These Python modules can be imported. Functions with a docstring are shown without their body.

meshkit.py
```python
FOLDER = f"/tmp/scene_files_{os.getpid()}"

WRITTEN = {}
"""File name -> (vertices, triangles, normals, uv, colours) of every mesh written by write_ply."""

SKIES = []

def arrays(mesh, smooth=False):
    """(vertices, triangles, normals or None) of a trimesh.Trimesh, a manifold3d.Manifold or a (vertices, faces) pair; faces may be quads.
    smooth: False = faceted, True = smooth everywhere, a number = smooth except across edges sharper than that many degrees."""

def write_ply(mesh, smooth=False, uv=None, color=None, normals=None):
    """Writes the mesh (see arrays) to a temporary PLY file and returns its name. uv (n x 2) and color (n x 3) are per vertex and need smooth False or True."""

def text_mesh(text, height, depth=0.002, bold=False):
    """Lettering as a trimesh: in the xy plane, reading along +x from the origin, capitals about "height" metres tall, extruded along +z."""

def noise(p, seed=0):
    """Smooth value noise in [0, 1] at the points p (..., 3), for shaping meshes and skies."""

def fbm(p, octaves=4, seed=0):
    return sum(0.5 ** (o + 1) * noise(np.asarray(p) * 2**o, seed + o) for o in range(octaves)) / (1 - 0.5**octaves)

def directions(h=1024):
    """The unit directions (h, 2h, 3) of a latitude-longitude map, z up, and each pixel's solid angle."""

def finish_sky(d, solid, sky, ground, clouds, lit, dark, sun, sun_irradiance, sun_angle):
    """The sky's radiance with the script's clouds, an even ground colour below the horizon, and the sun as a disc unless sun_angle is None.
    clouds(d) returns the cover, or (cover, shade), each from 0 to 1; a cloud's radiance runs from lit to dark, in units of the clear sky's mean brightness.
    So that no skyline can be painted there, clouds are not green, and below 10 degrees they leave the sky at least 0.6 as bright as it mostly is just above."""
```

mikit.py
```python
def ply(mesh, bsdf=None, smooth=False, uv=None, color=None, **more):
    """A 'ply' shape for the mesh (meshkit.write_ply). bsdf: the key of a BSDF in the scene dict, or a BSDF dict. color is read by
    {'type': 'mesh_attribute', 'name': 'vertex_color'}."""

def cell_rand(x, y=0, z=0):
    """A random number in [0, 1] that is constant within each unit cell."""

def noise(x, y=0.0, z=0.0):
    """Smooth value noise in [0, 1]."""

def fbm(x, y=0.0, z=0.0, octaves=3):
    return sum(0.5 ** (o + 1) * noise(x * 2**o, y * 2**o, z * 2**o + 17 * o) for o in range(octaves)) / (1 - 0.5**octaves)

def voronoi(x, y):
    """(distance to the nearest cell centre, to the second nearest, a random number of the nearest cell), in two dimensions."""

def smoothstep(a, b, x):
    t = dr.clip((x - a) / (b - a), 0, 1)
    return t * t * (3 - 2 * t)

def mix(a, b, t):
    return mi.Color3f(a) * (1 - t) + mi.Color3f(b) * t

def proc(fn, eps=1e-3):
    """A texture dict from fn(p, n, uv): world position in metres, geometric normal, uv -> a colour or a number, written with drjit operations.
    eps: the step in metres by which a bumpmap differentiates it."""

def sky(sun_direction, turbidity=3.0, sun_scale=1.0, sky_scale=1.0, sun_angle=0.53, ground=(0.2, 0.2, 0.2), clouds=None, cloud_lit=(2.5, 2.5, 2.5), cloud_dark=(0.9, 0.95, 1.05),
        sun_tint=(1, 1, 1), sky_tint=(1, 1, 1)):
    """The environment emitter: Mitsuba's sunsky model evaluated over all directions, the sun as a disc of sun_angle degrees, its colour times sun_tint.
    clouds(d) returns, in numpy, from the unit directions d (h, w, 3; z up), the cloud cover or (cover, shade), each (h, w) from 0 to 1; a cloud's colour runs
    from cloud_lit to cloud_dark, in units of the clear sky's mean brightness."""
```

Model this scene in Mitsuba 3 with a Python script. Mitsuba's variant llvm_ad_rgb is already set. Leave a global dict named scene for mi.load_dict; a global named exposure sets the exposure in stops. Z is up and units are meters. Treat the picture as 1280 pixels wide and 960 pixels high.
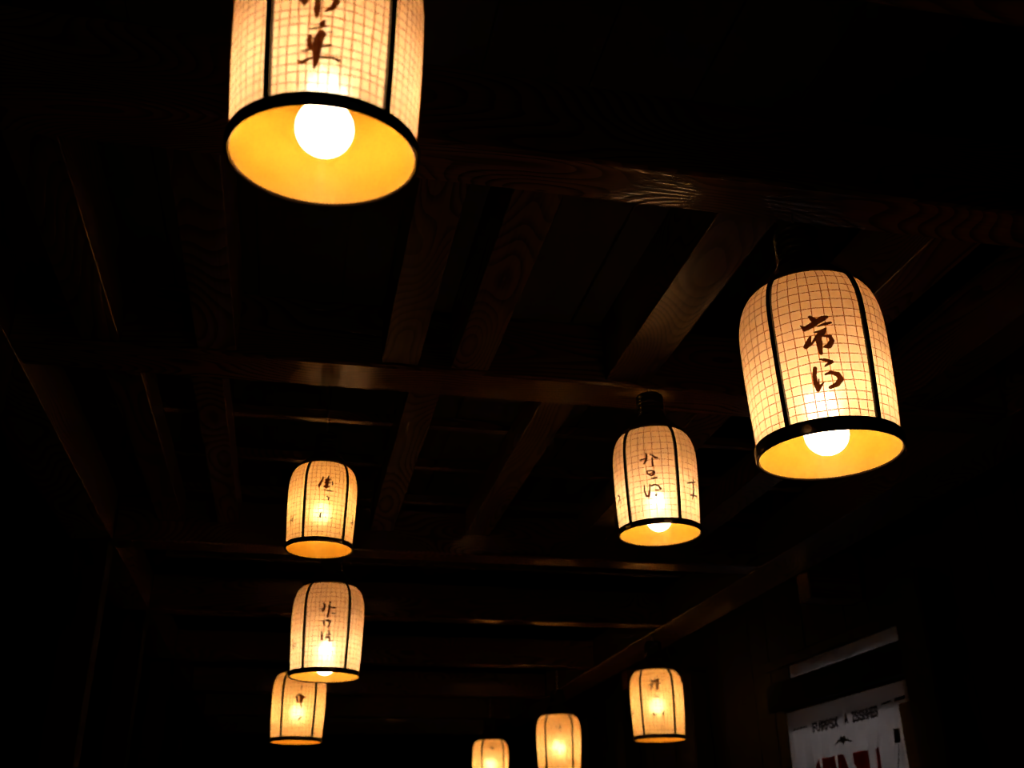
import math, random
import numpy as np, trimesh, manifold3d, drjit as dr, mitsuba as mi
import mikit, meshkit
from shapely.geometry import Point, Polygon, MultiPoint
from shapely.ops import unary_union

T = mi.ScalarTransform4f
random.seed(7)
rng = np.random.default_rng(7)
scene, labels = {}, {}

# ------------------------------------------------------------------ camera, light, exposure
EYE = np.array([0.0, 0.0, 1.6])
YAW, PITCH, ROLL, FOCAL = 0.2143, 0.4410, 0.01497, 1250.0
fwd = np.array([math.sin(YAW) * math.cos(PITCH), math.cos(YAW) * math.cos(PITCH), math.sin(PITCH)])
right = np.array([math.cos(YAW), -math.sin(YAW), 0.0])
down = np.cross(fwd, right)
up = -(-math.sin(ROLL) * right + math.cos(ROLL) * down)
scene['camera'] = {
    'type': 'thinlens', 'fov': 2 * math.degrees(math.atan(640 / FOCAL)), 'fov_axis': 'x',
    'aperture_radius': 0.0035, 'focus_distance': 1.95, 'near_clip': 0.05, 'far_clip': 100.0,
    'to_world': T().look_at(origin=EYE.tolist(), target=(EYE + fwd).tolist(), up=up.tolist()),
}
exposure = 0.0
SKY = 0.05             # dusk outside the open entrance behind the camera
BULB = (13.5, 7.7, 4.1)      # a globe bulb's lower half
BULB_NECK = (64.0, 36.0, 17.5)   # its brighter neck, where the lamp sits
BULB_HIGH = (37.0, 19.0, 6.2)   # the bulbs mounted half-way up
ROOM_LAMP = (84.0, 78.0, 79.0)     # the lamp of the side room behind the banner
scene['sky'] = mikit.sky((0.3, -0.8, 0.35), turbidity=6, sun_scale=0.0, sky_scale=SKY, ground=(0.15, 0.15, 0.15),
                         clouds=lambda d: np.full(d.shape[:2], 0.9), cloud_lit=(1.0, 0.97, 0.96), cloud_dark=(0.9, 0.9, 0.9))

# ------------------------------------------------------------------ materials
def wood_tex(axis, light, dark, scale=1.0):
    """Plain-sawn grain: warped growth rings round an axis along the timber."""
    def rings(p):
        c = [p.x, p.y, p.z]
        a = c[axis]
        b, d = [c[i] for i in range(3) if i != axis]
        w = mikit.fbm(a * 1.3 * scale, b * 5, d * 5, octaves=2)
        w2 = mikit.noise(a * 4.0 * scale, b * 16, d * 16)
        r = dr.sqrt(dr.square(b * 1.0 + 0.35 * w) + dr.square(d + 0.22 + 0.25 * w)) * 110 * scale + w2 * 1.1
        f = r - dr.floor(r)
        line = mikit.smoothstep(0.35, 0.95, f) * (1 - mikit.smoothstep(0.95, 1.0, f))
        fibre = mikit.noise(a * 9, b * 260, d * 260)
        return line, fibre
    def col(p, n, uv):
        line, fibre = rings(p)
        return mikit.mix(light, dark, dr.clip(0.75 * line + 0.35 * (fibre - 0.3), 0, 1))
    def height(p, n, uv):
        line, fibre = rings(p)
        return 0.0007 * (1 - line) + 0.0003 * fibre
    return col, height

def wood(axis, light, dark, rough=0.38, scale=1.0, spec=0.5):
    col, height = wood_tex(axis, light, dark, scale)
    return {'type': 'twosided', 'b': {'type': 'bumpmap', 'arbitrary': mikit.proc(height, eps=4e-4), 'scale': 1.0,
            'b': {'type': 'principled', 'base_color': mikit.proc(col), 'roughness': rough, 'specular': spec}}}

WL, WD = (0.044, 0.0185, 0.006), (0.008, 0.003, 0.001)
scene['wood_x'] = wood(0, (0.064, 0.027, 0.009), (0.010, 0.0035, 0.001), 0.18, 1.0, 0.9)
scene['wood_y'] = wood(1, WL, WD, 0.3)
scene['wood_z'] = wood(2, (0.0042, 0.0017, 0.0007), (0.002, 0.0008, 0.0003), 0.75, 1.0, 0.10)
def plain(c, rough, metallic=0.0, spec=0.5, **k):
    return {'type': 'twosided', 'b': {'type': 'principled', 'base_color': {'type': 'rgb', 'value': c}, 'roughness': rough, 'metallic': metallic, 'specular': spec, **k}}
scene['ceiling_wood'] = plain((0.018, 0.008, 0.004), 0.55)
scene['lacquer'] = plain((0.012, 0.006, 0.003), 0.16, clearcoat=0.6, clearcoat_gloss=0.9)
scene['brass'] = plain((0.10, 0.06, 0.03), 0.3, metallic=1.0)
scene['steel'] = plain((0.5, 0.48, 0.45), 0.25, metallic=1.0)
scene['porcelain'] = plain((0.6, 0.55, 0.45), 0.4)
GOLD = (0.90, 0.56, 0.06)
scene['paper'] = {'type': 'blendbsdf', 'weight': 0.42,
    'a': {'type': 'blendbsdf', 'weight': 0.28,
          'a': {'type': 'principledthin', 'base_color': {'type': 'rgb', 'value': (1.0, 0.93, 0.78)}, 'roughness': 0.6, 'diff_trans': 2.0, 'spec_trans': 0.0, 'eta': 1.02},
          'b': {'type': 'principledthin', 'base_color': {'type': 'rgb', 'value': (1.0, 0.95, 0.85)}, 'roughness': 0.4, 'diff_trans': 2.0, 'spec_trans': 1.0, 'eta': 1.45}},
    'b': {'type': 'twosided', 'b': {'type': 'diffuse', 'reflectance': {'type': 'rgb', 'value': GOLD}}}}
scene['thread'] = {'type': 'principledthin', 'base_color': {'type': 'rgb', 'value': (0.38, 0.15, 0.035)}, 'roughness': 0.7, 'diff_trans': 1.2, 'spec_trans': 0.0, 'eta': 1.3}
scene['ink'] = {'type': 'principledthin', 'base_color': {'type': 'rgb', 'value': (0.045, 0.014, 0.004)}, 'roughness': 0.7, 'diff_trans': 1.4, 'spec_trans': 0.0, 'eta': 1.3}
scene['white_enamel'] = plain((0.85, 0.80, 0.70), 0.5)
scene['cloth'] = {'type': 'principledthin', 'base_color': {'type': 'rgb', 'value': (0.86, 0.84, 0.84)}, 'roughness': 0.9, 'diff_trans': 0.9, 'spec_trans': 0.0, 'eta': 1.1}
scene['frosted_pane'] = {'type': 'principledthin', 'base_color': {'type': 'rgb', 'value': (0.85, 0.86, 0.87)}, 'roughness': 0.6, 'diff_trans': 0.55, 'spec_trans': 0.0, 'eta': 1.3}
scene['matt_black'] = plain((0.003, 0.0025, 0.002), 0.9, spec=0.04)
scene['plaster'] = plain((0.55, 0.54, 0.52), 0.9, spec=0.1)
scene['print_black'] = plain((0.03, 0.025, 0.025), 0.8, spec=0.1)
scene['print_red'] = {'type': 'principledthin', 'base_color': {'type': 'rgb', 'value': (0.52, 0.13, 0.12)}, 'roughness': 0.9, 'diff_trans': 1.0, 'spec_trans': 0.0, 'eta': 1.1}
scene['dark_red'] = plain((0.03, 0.004, 0.004), 0.6)
scene['white_paint'] = plain((0.36, 0.36, 0.36), 0.6)
def stone(p, n, uv):
    return mikit.mix((0.05, 0.048, 0.045), (0.09, 0.085, 0.08), mikit.fbm(p.x * 5, p.y * 5, p.z * 5))
scene['stone'] = {'type': 'twosided', 'b': {'type': 'principled', 'base_color': mikit.proc(stone), 'roughness': 0.7}}

# ------------------------------------------------------------------ helpers
def numbered(key):
    if key not in used:
        used.add(key); return key
    k = 1
    while f'{key}_{k:03d}' in used:
        k += 1
    used.add(f'{key}_{k:03d}')
    return f'{key}_{k:03d}'
used = set()

def put(name, shape, parent=None, label=None, cat=None, group=None, kind=None, to_world=None):
    key = numbered((parent + '__' if parent else '') + name)
    if shape is not None:
        scene[key] = dict(shape) if to_world is None else {**shape, 'to_world': to_world}
    d = {k: v for k, v in (('label', label), ('category', cat), ('group', group), ('kind', kind)) if v}
    if d:
        labels[key] = d
    return key

def box(x0, x1, y0, y1, z0, z1, ch=0.006):
    """A timber: a box with chamfered edges."""
    c = ch
    if c <= 0:
        return trimesh.creation.box(bounds=[[x0, y0, z0], [x1, y1, z1]])
    p = []
    for x, sx in ((x0, 1), (x1, -1)):
        for y, sy in ((y0, 1), (y1, -1)):
            for z, sz in ((z0, 1), (z1, -1)):
                p += [(x + sx * c, y + sy * c, z), (x + sx * c, y, z + sz * c), (x, y + sy * c, z + sz * c)]
    return trimesh.convex.convex_hull(np.array(p))

def timber(name, mat, x0, x1, y0, y1, z0, z1, ch=0.006, **k):
    return put(name, mikit.ply(box(x0, x1, y0, y1, z0, z1, ch), mat), **k)

def lathe(profile, n=48):
    """Surface of revolution round z of an (r, z) polyline."""
    pr = np.array(profile, float)
    a = np.linspace(0, 2 * np.pi, n, endpoint=False)
    v = np.stack([pr[:, :1] * np.cos(a), pr[:, :1] * np.sin(a), pr[:, 1:] + 0 * a], -1).reshape(-1, 3)
    i, j = np.meshgrid(np.arange(len(pr) - 1), np.arange(n), indexing='ij')
    q = np.stack([i * n + j, i * n + (j + 1) % n, (i + 1) * n + (j + 1) % n, (i + 1) * n + j], -1).reshape(-1, 4)
    return trimesh.Trimesh(v, np.vstack([q[:, [0, 1, 2]], q[:, [0, 2, 3]]]), process=False)

# ------------------------------------------------------------------ the setting
XL, XR, YB, YF, ZB = -2.4, 2.6, -3.0, 13.5, 2.8         # inner faces of the walls, open entrance, far wall, underside of the beams
put('floor', mikit.ply(box(-6, 6, -14, YF + .2, -0.1, 0, 0), 'stone'), kind='structure', label='dark stone floor under the row of lanterns', cat='floor')
ceil = put('ceiling', mikit.ply(box(XL - .2, 3.4, YB, YF + .2, 4.27, 4.4, 0), 'ceiling_wood'), kind='structure', label='dark timber ceiling above the beams', cat='ceiling')
xs = np.linspace(XL, 2.6, 13)
for a, b in zip(xs[:-1], xs[1:]):
    put('board', mikit.ply(box(a + .003, b - .003, YB, YF, 4.25 + rng.uniform(0, .004), 4.269, 0.002), 'ceiling_wood'), parent=ceil)
for y in (2.781, 3.30, 3.72, 4.155, 4.8, 5.2, 6.1, 6.55, 7.5, 7.97):
    put('batten', mikit.ply(box(-.68, 2.08, y, y + .035, 3.002, 3.038, 0.003), 'wood_x'), parent=ceil)
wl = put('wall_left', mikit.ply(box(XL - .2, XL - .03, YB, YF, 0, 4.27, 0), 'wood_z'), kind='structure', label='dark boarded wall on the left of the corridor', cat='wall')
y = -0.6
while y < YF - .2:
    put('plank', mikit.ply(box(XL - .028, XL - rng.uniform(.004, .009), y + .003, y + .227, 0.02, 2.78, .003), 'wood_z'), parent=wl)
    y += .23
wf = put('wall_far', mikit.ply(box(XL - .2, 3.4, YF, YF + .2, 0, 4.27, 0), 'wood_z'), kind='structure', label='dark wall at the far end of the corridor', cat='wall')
OY0, OY1 = 4.02, 5.085          # opening to the lit side room: window behind the banner (z 0.95 to 2.29) and transom above it (2.437 to 2.502)
def wall_pieces(x0, x1, y0, y1, z1, m=0.0):
    if y1 <= OY0 + 1e-6 or y0 >= OY1 - 1e-6:
        return [box(x0, x1, y0, y1, .02, z1, m)]
    return [box(x0, x1, y0, y1, .02, .95, m), box(x0, x1, y0, y1, 2.505, z1, m), box(x0, x1, y0, y1, 2.29, 2.436, m)]
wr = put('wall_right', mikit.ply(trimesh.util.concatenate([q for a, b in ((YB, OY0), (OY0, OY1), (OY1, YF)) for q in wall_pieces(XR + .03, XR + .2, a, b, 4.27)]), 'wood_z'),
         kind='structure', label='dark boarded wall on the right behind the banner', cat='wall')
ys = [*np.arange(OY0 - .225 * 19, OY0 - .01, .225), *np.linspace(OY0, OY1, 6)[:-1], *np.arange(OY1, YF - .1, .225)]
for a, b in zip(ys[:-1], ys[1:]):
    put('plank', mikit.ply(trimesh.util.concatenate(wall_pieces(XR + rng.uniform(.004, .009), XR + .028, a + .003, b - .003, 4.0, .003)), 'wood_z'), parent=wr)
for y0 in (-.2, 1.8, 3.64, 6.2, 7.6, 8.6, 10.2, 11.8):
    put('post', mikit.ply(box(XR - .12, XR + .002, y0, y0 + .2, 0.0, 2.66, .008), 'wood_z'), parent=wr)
put('rail', mikit.ply(box(XR - .012, XR + .002, 3.842, 5.358, 2.29, 2.435, .004), 'matt_black'), parent=wr)
put('window_1', mikit.ply(box(XR + .01, XR + .014, 4.022, 5.083, 2.437, 2.503, 0), 'frosted_pane'), kind='structure', label='narrow frosted transom window above the white banner', cat='window')
room = [box(XR + .2, 4.7, 3.3, 3.4, 0, 2.9, 0), box(XR + .2, 4.7, 5.8, 5.9, 0, 2.9, 0), box(4.7, 4.8, 3.3, 5.9, 0, 2.9, 0), box(XR + .2, 4.8, 3.3, 5.9, 2.9, 3.0, 0)]
put('wall_side_room', mikit.ply(trimesh.util.concatenate(room), 'plaster'), kind='structure', label='plastered walls of the side room behind the window', cat='wall')
lamp = put('ceiling_lamp', mikit.ply(lathe([(0, 2.895), (.09, 2.895), (.09, 2.86), (.05, 2.855), (0, 2.855)], 24), 'white_enamel', smooth=30, to_world=T().translate([3.7, 4.6, 0])), label='round ceiling lamp in the side room behind the banner', cat='lamp')
put('globe', {'type': 'sphere', 'center': [3.7, 4.6, 2.78], 'radius': .07, 'emitter': {'type': 'area', 'radiance': {'type': 'rgb', 'value': ROOM_LAMP}}, 'bsdf': {'type': 'ref', 'id': 'porcelain'}}, parent=lamp)
put('rail', mikit.ply(box(XR - .012, XR + .002, 3.842, 5.358, 2.504, 2.56, .006), 'wood_z'), parent=wr)

ordinal = ['first', 'second', 'third', 'fourth', 'fifth', 'sixth', 'seventh', 'eighth', 'ninth', 'tenth']
plate = timber('longitudinal_beam', 'wood_y', 2.09, 2.33, -1.0, YF - .01, ZB, 3.0, .002,
    label='long dark beam running away along the right side above the banner', cat='beam')
timber('longitudinal_beam', 'wood_y', -.93, -.77, -1.0, YF - .01, ZB, 3.0, .001,
    label='long dark beam on top of the row of posts at the left', cat='beam')
for i, y0 in enumerate((2.44, 4.24, 5.54, 6.99, 8.44, 9.89)):
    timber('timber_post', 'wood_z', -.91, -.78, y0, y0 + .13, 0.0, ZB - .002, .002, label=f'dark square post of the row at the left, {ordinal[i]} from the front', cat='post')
BEAMS = [(.88, 1.02), (1.48, 1.60), (2.44, 2.595), (4.24, 4.37), (5.54, 5.66), (6.99, 7.10), (8.44, 8.55), (9.89, 10.0), (11.3, 11.42)]
desc = ['overhead crossbeam above the frame that holds the nearest lantern', 'nearest visible crossbeam with bright grain, level with the big right lantern',
        'crossbeam with a bright patch directly above the left middle lantern, second in view', 'third crossbeam in view, passing behind the foot of the left middle lantern',
        'fourth crossbeam in view, thin and level with the lower left lantern', 'fifth crossbeam in view, just above the far right lanterns', 'sixth crossbeam in view, faint and far back',
        'seventh crossbeam, very faint at the far end', 'last crossbeam before the far wall']
for (a, b), t in zip(BEAMS, desc):
    timber('ceiling_beam', 'wood_x', -.768, 2.088, a, b, ZB, 2.99, .006, label=t, cat='beam')
bays = [(-.4, .88), *[(BEAMS[i][1], BEAMS[i + 1][0]) for i in range(len(BEAMS) - 1)], (11.42, 13.45)]
near = [(-.60, -.50), (-.31, -.21), (.17, .27), (.36, .465), (.80, .93), (1.30, 1.42), (1.72, 1.84)]
mid = [(-.60, -.50), (-.36, -.27), (.28, .38), (.70, .81), (1.22, 1.34), (1.66, 1.78)]
rest = [(-.55, -.44), (.02, .145), (.56, .67), (1.10, 1.21), (1.64, 1.75)]
for k, (a, b) in enumerate(bays):
    if k < 2 or k > 3:
        continue                      # open to the high roof there
    js = near if k == 2 else mid if k == 3 else rest
    for i, (x0, x1) in enumerate(js):
        where = 'before the overhead crossbeam' if k == 0 else f'between the {ordinal[k - 1]} and {ordinal[k]} crossbeams' if k < len(bays) - 1 else 'behind the last crossbeam'
        timber('ceiling_joist', 'wood_y', x0, x1, a + .001, b - .001, ZB + (.09 if k == 3 else .012), 3.0, .002,
               label=f'dark ceiling joist {where}, {ordinal[i]} from the left', cat='joist')
for i, y0 in enumerate((1.5, 4.24, 7.0, 9.9)):
    timber('tie_beam', 'wood_x', 2.33, XR, y0, y0 + .12, 2.665, 2.795, .006, label=f'short tie beam from the long right beam to the right wall, {ordinal[i]} from the front', cat='beam')

# ------------------------------------------------------------------ lanterns (modelled 0.30 m wide, scaled on placing)
H_PAPER, R_TOP, R_BOT = 0.368, 0.107, 0.139
def radius(z):
    z = np.asarray(z, float); zb = .70 * H_PAPER
    t = np.clip((z - zb) / (H_PAPER - zb), 0, 1)
    return np.where(z < zb, .15 - (.15 - R_BOT) * np.clip((zb - z) / zb, 0, 1) ** 1.7, R_TOP + (.15 - R_TOP) * (1 - t ** 2.3) ** (1 / 1.9))
ZS = np.concatenate([np.linspace(.0005, .22, 16), np.linspace(.24, .33, 10), [.34, .348, .355, .361, .365, .3675]])
HALF = math.radians(36)

def shell(a0, a1, na, off=0.0, zs=ZS):
    a = np.linspace(a0, a1, na)
    r = radius(zs) + off
    v = np.stack([r[:, None] * np.cos(a), r[:, None] * np.sin(a), zs[:, None] + 0 * a], -1).reshape(-1, 3)
    i, j = np.meshgrid(np.arange(len(zs) - 1), np.arange(na - 1), indexing='ij')
    q = np.stack([i * na + j, i * na + j + 1, (i + 1) * na + j + 1, (i + 1) * na + j], -1).reshape(-1, 4)
    return trimesh.Trimesh(v, np.vstack([q[:, [0, 1, 2]], q[:, [0, 2, 3]]]), process=False)

def strip(a, z, w, off):
    """A flat ribbon along the lantern surface through (angle, height), half width w, lifted by off."""
    a, z = np.asarray(a, float), np.asarray(z, float)
    s = np.stack([a * .145, z], -1)
    t = np.gradient(s, axis=0); t /= np.linalg.norm(t, axis=1, keepdims=True)
    n = np.stack([-t[:, 1], t[:, 0]], -1) * w
    e = [s + n, s - n]
    v = []
    for p in e:
        zz = np.clip(p[:, 1], 0, H_PAPER - .0004); r = radius(zz) + off
        v.append(np.stack([r * np.cos(p[:, 0] / .145), r * np.sin(p[:, 0] / .145), zz], -1))
    m = len(a); v = np.vstack(v); i = np.arange(m - 1)
    f = np.vstack([np.stack([i, i + m, i + m + 1], -1), np.stack([i, i + m + 1, i + 1], -1)])
    return trimesh.Trimesh(v, f, process=False)

def threads(nv, nh, seed):
    """The net of brown threads laid on one paper panel, uneven as hand work is."""
    g = np.random.default_rng(seed); out = []
    for k in range(1, nv):
        a = -HALF + 2 * HALF * (k + g.normal(0, .07)) / nv
        w = g.normal(0, 1, 3)
        wav = a + .010 * (w[0] * np.sin(ZS * 17 + w[1] * 3) + .6 * w[2] * np.sin(ZS * 41 + w[1]))
        out.append(strip(wav, ZS, (.00085), .0008))
    aa = np.linspace(-HALF, HALF, 13)
    for k in range(1, nh):
        z = .02 + (H_PAPER - .03) * (k + g.normal(0, .06)) / nh
        w = g.normal(0, 1, 3)
        out.append(strip(aa, z + .0012 * (w[0] * np.sin(aa * 3.1 + w[1]) + .7 * w[2] * np.sin(aa * 8 + w[0])), (.00085), .0011))
    return trimesh.util.concatenate(out)

def writing(strokes, c):
    """Brush strokes (angle in degrees, height and half width in mm, three numbers a point) as thin ink on the panel whose middle is at the angle c."""
    shapes = []
    for s in strokes:
        p = [((s[i] - c) * math.pi / 180 * .147, s[i + 1] / 1000, s[i + 2] / 1000 * 1.3) for i in range(0, len(s), 3)]
        q = []
        for (x0, y0, w0), (x1, y1, w1) in zip(p[:-1], p[1:]):
            shapes.append(Point(x0, y0).buffer(w0, 8).union(Point(x1, y1).buffer(w1, 8)).convex_hull)
    u = unary_union(shapes).simplify(.0002)
    for g in getattr(u, 'geoms', [u]):
        v, f = trimesh.creation.triangulate_polygon(g, engine='earcut')
        v, f = trimesh.remesh.subdivide_to_size(np.c_[v, np.zeros(len(v))], f, .006)
        zz = np.clip(v[:, 1], 0, H_PAPER - .001); r = radius(zz) + .0017; a = v[:, 0] / .147
        yield trimesh.Trimesh(np.stack([r * np.cos(a), r * np.sin(a), zz], -1), f, process=False)

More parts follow.
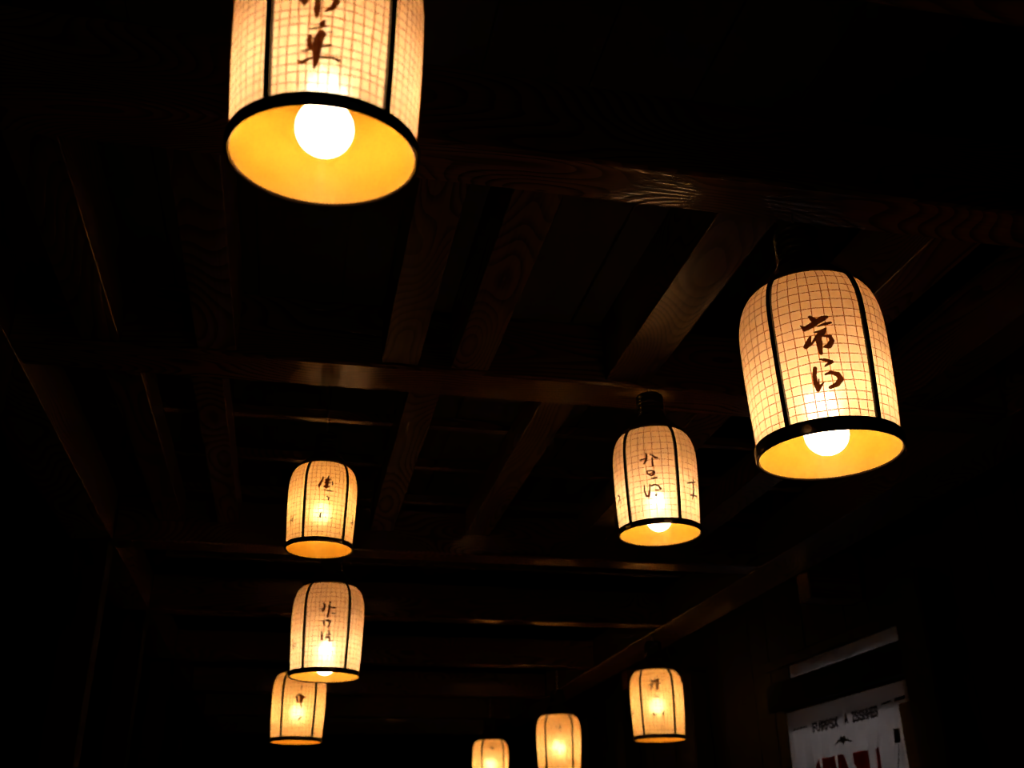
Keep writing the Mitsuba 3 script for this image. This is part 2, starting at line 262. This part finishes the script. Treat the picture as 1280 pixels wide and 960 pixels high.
WRITING = {
    'L2': [[-6.3,240,2.4,-3.8,232,4.4,-2.7,226,2.8],[-13.8,224,0.8,-11.0,215,4.0,-6.3,220,4.8,-1.5,227,4.4,2.5,233,4.8,6.0,236,2.4],[8.3,223,2.0,4.1,221,2.4,-1.3,217,1.2],[-4.8,205,1.0,0.3,205,2.8,3.8,210,2.0,0.8,202,5.1,-2.4,194,4.7,-2.2,179,4.7,-2.2,158,2.7],[-7.9,197,1.6,-10.5,182,4.7,-12.3,176,3.6,-7.6,181,1.6,-4.0,193,2.4],[1.9,194,1.6,6.2,193,2.8,7.0,183,3.9,4.4,172,4.3,1.0,171,2.0],[-4.0,146,1.0,-0.1,143,2.7,4.3,138,3.1,0.4,132,1.9,-1.3,129,0.6],[-8.2,128,3.1,-9.5,113,3.1,-9.3,96,3.5,-8.5,82,2.7,-6.3,90,2.3,-3.4,97,0.8],[-6.6,105,0.8,-7.5,91,1.7],[-1.4,113,1.6,2.8,116,2.7,7.6,111,4.3,9.3,101,4.3,6.2,91,3.9,0.7,85,2.7]],
    'L1': [[-13.9,180,4.4,-15.8,172,5.5,-15.6,161,0.9],[-8.8,195,2.8,-8.3,169,3.1,-8.5,152,3.7,-8.5,141,1.3],[-7.1,194,1.1,-3.6,188,1.5,-0.9,182,2.7,1.9,170,3.5,-0.3,158,2.9,-4.0,152,1.1],[-17.5,202,2.2,-10.7,205,2.9,-2.3,206,2.7],[-10.3,222,2.7,-9.0,204,2.7],[-4.3,135,1.7,-5.4,129,3.3],[-12.8,121,0.9,-8.6,122,1.3,-2.1,127,1.1],[-12.3,110,1.1,-11.2,109,1.7,-13.6,101,0.9],[0.2,118,1.3,-2.0,117,0.9],[-5.5,115,4.3,-7.2,100,5.6,-7.7,83,4.8,-7.7,70,3.4,-8.7,57,1.3],[-11.5,103,1.7,-11.7,95,3.0,-10.7,88,1.9],[-6.3,114,1.9,-3.8,113,2.2,-4.1,107,1.1],[-16.1,84,0.9,-12.8,86,1.5,-9.5,90,1.5,-4.6,93,1.5,-0.0,96,1.7],[-18.2,70,0.6,-15.5,66,2.4,-12.4,71,1.7,-8.3,75,1.5,-3.3,75,1.5,1.7,76,1.7,4.8,73,1.9],[-11.1,105,1.1,-8.2,106,1.1]],
    'L3': [[-4.5,251,0.9,-3.4,240,2.8,-4.8,224,2.8,-7.8,213,1.9],[-12.5,229,1.9,-8.2,230,1.9,-4.6,231,1.4],[1.2,244,1.4,5.4,238,1.9,7.4,232,3.2,10.9,230,1.4],[3.4,230,1.9,3.5,217,2.3,3.5,203,2.8],[-4.5,185,1.4,2.2,185,1.8,5.1,180,2.8,3.9,171,2.8,0.8,167,2.3,-4.3,176,1.8,-4.5,185,1.4],[-2.6,174,1.4,2.8,178,1.4],[0.9,157,1.8,4.8,157,2.8,8.4,160,1.1],[-9.7,136,1.4,-10.0,117,1.8,-8.2,97,2.7,-4.6,95,2.7,-3.1,114,1.8,-2.1,138,1.4],[0.1,131,2.7,4.2,135,1.8,8.5,130,1.8,11.7,119,2.7,10.6,114,1.1],[4.5,115,1.4,8.9,114,1.8],[4.4,97,2.7,5.3,97,2.7],[52.5,148,1.8,72.3,164,1.8],[65.0,169,2.4,65.4,131,3.0],[58.1,107,1.8,75.6,115,1.8],[65.0,124,3.0,61.7,97,2.4],[-60.5,134,1.9,-54.4,123,2.5,-62.6,104,1.9],[-53.9,109,1.8,-52.5,96,1.8]],
    'L4': [[-7.5,280,1.9,-9.6,260,3.3,-13.1,243,4.2,-13.3,233,2.3],[0.9,285,1.9,0.3,272,2.8],[-4.0,266,2.3,1.3,267,3.7,5.7,271,1.4],[-3.7,254,3.3,3.4,256,2.8],[-1.4,267,4.7,-0.9,247,5.1,-1.4,232,3.7],[-5.1,237,3.3,2.0,238,3.3],[-4.7,222,1.4,0.7,219,1.9,9.8,218,1.2],[7.3,262,1.9,8.1,247,1.9],[0.5,193,1.9,3.3,188,2.3,2.6,177,1.9],[-7.4,121,2.3,-8.4,108,3.2,-8.1,98,1.8],[0.1,101,1.8,0.6,100,1.8],[7.6,99,1.4,12.2,101,1.4],[-65.3,122,1.7,-66.4,87,2.3],[-60.1,116,2.3,-61.9,102,2.3],[-67.9,105,1.7,-60.2,95,1.7],[59.5,127,2.3,59.3,97,2.3],[53.3,104,1.7,68.0,113,1.7],[55.9,85,1.7,61.8,87,1.7]],
    'L5': [[-6.4,269,2.2,-4.0,258,3.6,-5.8,245,4.0,-6.8,234,1.8],[-12.7,248,1.1,-7.9,246,1.8],[3.6,274,3.1,4.0,267,1.8],[2.7,261,3.6,2.4,238,3.1,0.9,214,2.7],[5.4,253,2.2,11.7,253,2.7],[6.7,231,1.8,13.1,229,1.8],[-4.6,197,3.1,-3.3,181,1.8],[0.8,201,3.5,5.5,197,3.1,3.8,179,2.2,2.3,172,1.8],[-6.4,153,2.6,-5.7,125,3.1],[3.5,157,2.2,5.0,149,2.2],[1.3,144,1.8,7.6,145,2.2],[-0.0,131,1.8,5.0,134,3.5,6.9,125,2.2],[4.5,120,1.8,12.1,120,1.3],[-65.0,141,1.6,-63.2,100,2.5],[-58.5,122,1.6,-54.5,115,1.6],[-62.9,111,1.6,-55.4,107,1.6]],
    'L6': [[3.5,282,2.4,3.5,268,2.9],[-4.9,225,3.9,-2.2,193,2.9],[-0.7,235,3.9,8.9,221,5.8],[4.2,226,5.8,5.0,198,6.8],[4.5,184,2.9,5.8,170,2.9],[2.3,103,2.9,8.3,120,2.4],[79.2,119,2.5,75.1,115,2.5]],
    'L7': [[-12.2,304,2.4,-7.7,292,4.2,4.0,294,4.8,5.6,306,2.4],[-2.7,306,2.4,5.6,306,3.0],[-16.3,275,2.4,-8.0,279,4.8,-9.0,263,3.0,-13.4,252,2.4],[-1.0,281,3.0,8.3,282,2.4],[1.1,276,4.2,1.9,261,4.8,-0.9,244,2.4],[-6.5,209,1.8,-1.8,212,2.4,4.8,206,2.4],[-10.5,131,1.8,-9.3,116,3.6,-6.4,116,3.0],[10.6,129,3.0,9.6,114,3.0],[-69.5,153,2.2,-67.8,131,2.2],[-62.3,115,2.2,-60.8,104,1.5],[-76.2,141,1.5,-61.7,138,1.5]],
    'L8': [[-5.2,286,2.5,-5.3,274,2.5],[2.9,290,3.3,2.6,274,4.1],[2.4,258,2.5,4.0,258,2.5],[3.0,186,4.1,4.6,186,4.1],[-7.1,130,3.3,-5.7,119,2.5],[5.5,130,2.5,6.2,118,2.5]],
    'L9': [[-4.5,310,2.5,-5.8,292,3.7,2.7,292,2.5],[-4.0,304,2.5,-1.0,293,1.8]],
}


def rib_mesh():
    zs = np.concatenate([np.linspace(.006, .33, 24), [.34, .348, .355, .361, .365, .3675, .370]])
    r = np.where(zs <= .3675, radius(np.minimum(zs, .3675)), R_TOP)
    v = np.array([[(ri + d) , s * .0060, zi] for ri, zi in zip(r, zs) for d, s in ((.0012, -1), (.0012, 1), (.0055, .8), (.0055, -.8))])
    f = []
    for i in range(len(zs) - 1):
        for k in range(4):
            a, b = 4 * i + k, 4 * i + (k + 1) % 4
            f += [[a, b, b + 4], [a, b + 4, a + 4]]
    m = 4 * (len(zs) - 1)
    f += [[0, 2, 1], [0, 3, 2], [m, m + 1, m + 2], [m, m + 2, m + 3]]
    return trimesh.Trimesh(v, f, process=False)

panel_ply = mikit.ply(shell(-HALF, HALF, 15), 'paper', smooth=True)
rib_ply = mikit.ply(rib_mesh(), 'lacquer', smooth=40)
def ring(h):
    return mikit.ply(lathe([(.1402, .0), (.1412, .004), (.1425, h), (.1462, h - .001), (.1480, h - .005), (.1472, .0), (.1450, -.003), (.1415, -.0025), (.1402, .0)], 72), 'lacquer', smooth=50)
ring_wide, ring_thin = ring(.0255), ring(.0180)
cap_ply = mikit.ply(lathe([(0, .368), (.104, .368), (.113, .366), (.1155, .370), (.1150, .377), (.111, .381), (.103, .385), (.094, .396), (.080, .412), (.064, .426), (.056, .434), (.055, .440), (0, .441)], 64), 'lacquer', smooth=35)
plate_ply = mikit.ply(lathe([(0, .3665), (.098, .3665), (.098, .3635), (0, .3635)], 48), 'white_enamel', smooth=30)
neck_prof = [(0, .4405)]
for k in range(6):
    z0 = .4405 + k * .0155
    neck_prof += [(.044, z0), (.0475, z0 + .002), (.0492, z0 + .005), (.0492, z0 + .009), (.0475, z0 + .012), (.044, z0 + .0145)]
neck_prof += [(.040, .536), (.020, .541), (0, .542)]
neck_ply = mikit.ply(lathe(neck_prof, 56), 'lacquer', smooth=25)
thread_sets = {k: [mikit.ply(threads(nv, nh, 10 * k + i), 'thread', smooth=True) for i in range(n)] for k, (nv, nh, n) in enumerate([(12, 22, 5), (9, 17, 5), (7, 15, 5), (9, 17, 2)])}

def make_lantern(name, pos, D, turn, low, hang, wide, kind, label, tilt=0.0):
    s = D / .30
    t = put('paper_lantern', None, label=label, cat='lantern', group='lit paper lanterns hanging from the ceiling beams')
    front = math.atan2(-pos[1], -pos[0]) + math.radians(turn)
    def W(extra=0.0):
        return T().translate(list(map(float, pos))).rotate([math.cos(YAW), -math.sin(YAW), 0], tilt).rotate([0, 0, 1], math.degrees(front) + extra).scale(s)
    strokes = WRITING.get(name, [])
    for k in range(5):
        p = put('paper_panel', panel_ply, parent=t, to_world=W(72 * k))
        ts = thread_sets[kind]
        put('threads', ts[k % len(ts)], parent=p, to_world=W(72 * k), kind='stuff')
        c = {0: 0, 1: 72, 4: -72}.get(k)
        if c is not None:
            mine = [q for q in strokes if abs(np.mean(q[0::3]) - c) <= 36]
            if mine:
                for stroke in writing(mine, c):
                    put('brush_stroke', mikit.ply(stroke, 'ink', smooth=True), parent=p, to_world=W(72 * k))
    for k in range(5):
        put('rib', rib_ply, parent=t, to_world=W(36 + 72 * k))
    put('bottom_ring', ring_wide if wide else ring_thin, parent=t, to_world=W())
    put('cap', cap_ply, parent=t, to_world=W())
    put('neck', neck_ply, parent=t, to_world=W(), label='ribbed dark lacquered neck')
    put('reflector_plate', plate_ply, parent=t, to_world=W(), label='white enamel plate under the cap')
    zb = low
    bulb = put('bulb', {'type': 'sphere', 'center': [0, 0, zb], 'radius': .045, 'emitter': {'type': 'area', 'radiance': {'type': 'rgb', 'value': BULB if low < .1 else BULB_HIGH}}, 'bsdf': {'type': 'ref', 'id': 'porcelain'}}, parent=t, to_world=W(), label='glowing round bulb')
    if low < .1:
        put('neck', {'type': 'sphere', 'center': [0, 0, zb + .058], 'radius': .033, 'emitter': {'type': 'area', 'radiance': {'type': 'rgb', 'value': BULB_NECK}}, 'bsdf': {'type': 'ref', 'id': 'porcelain'}}, parent=bulb, to_world=W())
        zb += .045
    put('socket', mikit.ply(lathe([(0, zb + .040), (.028, zb + .043), (.021, zb + .052), (.018, zb + .062), (.019, zb + .064), (.019, zb + .100), (.012, zb + .104), (.0045, zb + .106), (.0045, .3625), (0, .3630)], 24), 'porcelain', smooth=40), parent=t, to_world=W())
    z0 = .5405; z1 = (hang - pos[2]) / s
    wire = trimesh.creation.cylinder(.0022, segment=[[0, 0, z0], [0, 0, z1]], sections=8)
    eye = trimesh.creation.torus(.010, .0022, major_sections=20, minor_sections=8); eye.apply_transform(trimesh.transformations.rotation_matrix(math.pi / 2, [1, 0, 0])); eye.apply_translation([0, 0, .5405 + .010])
    put('hanger', mikit.ply(trimesh.util.concatenate([wire, eye] if z1 > z0 + .025 else [wire]), 'steel', smooth=40), parent=t, to_world=W(), label='thin metal hanging wire')
    return t

LOW, MID = .047, .165
for args in [
    ('L1', (-.0112, .9493, 2.326), .225, 0, LOW + .006, 2.8, False, 0, 'largest lit paper lantern, nearest, cut off by the top edge', 6.0),
    ('L2', (.9432, 1.5721, 2.2637), .275, 7.5, LOW, 2.8, True, 1, 'big lit paper lantern at the right with two bold brushed characters'),
    ('L3', (.9338, 2.4545, 2.373), .229, -6, LOW + .01, 2.8, False, 2, 'middle sized lit paper lantern right of centre with thin brushed writing'),
    ('L4', (.0452, 2.7982, 2.388), .195, 6.5, MID, 3.002, False, 3, 'lit paper lantern left of centre, directly above another lantern'),
    ('L5', (.1237, 4.1721, 2.2564), .29, -2, LOW + .004, 3.002, False, 3, 'lit paper lantern left of centre that overlaps a lower lantern behind it'),
    ('L6', (.042, 5.613, 2.151), .28, 0, MID - .01, 2.8, False, 3, 'lit paper lantern at the lower left, partly hidden by a nearer lantern'),
    ('L7', (2.131, 5.870, 2.203), .316, 1, MID + .015, 2.8, False, 3, 'lit paper lantern nearest the white banner, rightmost of the far row'),
    ('L8', (1.8376, 7.0944, 2.1021), .31, 1, MID, 2.8, False, 3, 'small lit paper lantern at the bottom edge, middle of the far row of three'),
    ('L9', (1.6235, 8.5019, 2.0956), .295, 9, MID + .01, 2.8, False, 3, 'smallest lit paper lantern at the bottom edge, leftmost of the far row'),
]:
    make_lantern(*args)

# ------------------------------------------------------------------ the white banner on the right wall
BX, BY0, BY1, BZ1 = 2.567, 3.962, 5.10, 2.262
def fold(y, z):
    y = np.asarray(y, float); z = np.asarray(z, float)
    k = np.clip((BZ1 - z) / .25, 0, 1)
    return k * (.006 * np.sin(y * 34 + 1.2 * np.sin(z * 2)) + .004 * np.sin(y * 71 + z * 3) + .003 * np.sin(y * 13 + 1))
def on_banner(u, z, lift):
    """A point u metres from the banner's far edge, at height z, lifted off the cloth."""
    y = BY1 - u
    return np.stack([BX + fold(y, z) - lift, y, z + 0 * u], -1)
nu, nz = 140, 40
gu, gz = np.meshgrid(np.linspace(0, BY1 - BY0, nu), np.linspace(1.15, BZ1, nz))
i, j = np.meshgrid(np.arange(nz - 1), np.arange(nu - 1), indexing='ij')
q = np.stack([i * nu + j, i * nu + j + 1, (i + 1) * nu + j + 1, (i + 1) * nu + j], -1).reshape(-1, 4)
front_v, back_v = on_banner(gu.ravel(), gz.ravel(), 0), on_banner(gu.ravel(), gz.ravel(), -.0015)
b = put('banner', mikit.ply((np.vstack([front_v, back_v]), np.vstack([q, q[:, ::-1] + nu * nz])), 'cloth', smooth=True),
        label='white cloth banner with black and red lettering on the right wall', cat='banner')
def printed(mesh2d, u, z, mat, name, slope=0.0):
    v, f = np.array(mesh2d.vertices), np.array(mesh2d.faces)
    v, f = trimesh.remesh.subdivide_to_size(v, f, .03)
    uu, zz = u + v[:, 0], z + v[:, 1] + slope * v[:, 0]
    put(name, mikit.ply((on_banner(uu, zz, .0016 + v[:, 2]), f), mat), parent=b, label=name.replace('_', ' '))
def text(t, h, width=None, bold=3):
    m = meshkit.text_mesh(t, h, .0006, bold)
    if width:
        m.apply_scale([width / m.bounds[1][0], 1, 1])
    return m
def line2d(x0, y0, x1, y1, w=.003):
    m = trimesh.creation.box([math.hypot(x1 - x0, y1 - y0), w, .0006])
    m.apply_transform(trimesh.transformations.rotation_matrix(math.atan2(y1 - y0, x1 - x0), [0, 0, 1])); m.apply_translation([(x0 + x1) / 2, (y0 + y1) / 2, .0003])
    return m
printed(text('FURPSX', .042, .27), .26, 2.138, 'print_black', 'black_lettering')
printed(text('A', .042, .05), .57, 2.144, 'print_black', 'black_lettering')
printed(text('ZSSHHES', .042, .24), .65, 2.142, 'print_black', 'black_lettering')
printed(trimesh.util.concatenate([line2d(.04, 2.170, .20, 2.174, .006)]), 0, 0, 'print_black', 'printed_rule')
printed(trimesh.util.concatenate([line2d(.92, 2.187, 1.0, 2.190, .008), line2d(1.03, 2.190, 1.11, 2.193, .016)]), 0, 0, 'print_black', 'printed_rule')
wings = Polygon([(-.085, -.018), (-.05, -.004), (-.02, .002), (-.012, .018), (0, .010), (.012, .018), (.02, .002), (.05, -.004), (.085, -.018), (.04, -.012), (.012, -.008), (0, -.022), (-.012, -.008), (-.04, -.012)])
printed(trimesh.creation.extrude_polygon(wings, .0006, engine='earcut'), .545, 2.076, 'print_black', 'small_black_emblem')
def letter(*polys):
    return trimesh.util.concatenate([trimesh.creation.extrude_polygon(Polygon(p), .0006, engine='earcut') for p in polys])
hgt = .26
red = [(.235, letter([(0, 0), (.055, 0), (.055, hgt), (0, hgt - .03)])),
       (.33, letter([(0, 0), (.045, 0), (.045, hgt - .05), (.075, hgt - .05), (.075, 0), (.12, 0), (.12, hgt), (0, hgt)])),
       (.475, letter([(0, 0), (.05, 0), (.05, hgt - .11), (.09, 0), (.14, 0), (.06, hgt), (0, hgt)])),
       (.61, letter([(.075, 0), (.125, 0), (.125, hgt), (0, hgt), (0, hgt - .05), (.04, hgt - .10), (.075, hgt - .08)])),
       (.79, letter([(0, 0), (.05, 0), (.068, hgt), (.018, hgt)]))]
for u, m in red:
    printed(m, u, 2.012 - hgt, 'print_red', 'red_letter')
printed(letter([(0, 0), (.06, 0), (.065, .055), (.005, .06)]), .975, 2.018, 'print_black', 'black_square_mark')
printed(trimesh.util.concatenate([line2d(1.0, 2.015, .93, 1.80, .004)]), 0, 0, 'print_black', 'thin_printed_line')
put('hanging_rod', mikit.ply(trimesh.creation.cylinder(.009, segment=[[BX, 3.95, BZ1 + .008], [BX, 5.115, BZ1 + .008]], sections=16), 'matt_black', smooth=40), parent=b)
put('signboard', mikit.ply(box(BX - .035, BX - .012, 3.86, 4.0, 1.2, 2.165, .003), 'dark_red'), label='narrow dark red board hanging at the right edge of the white banner', cat='signboard')
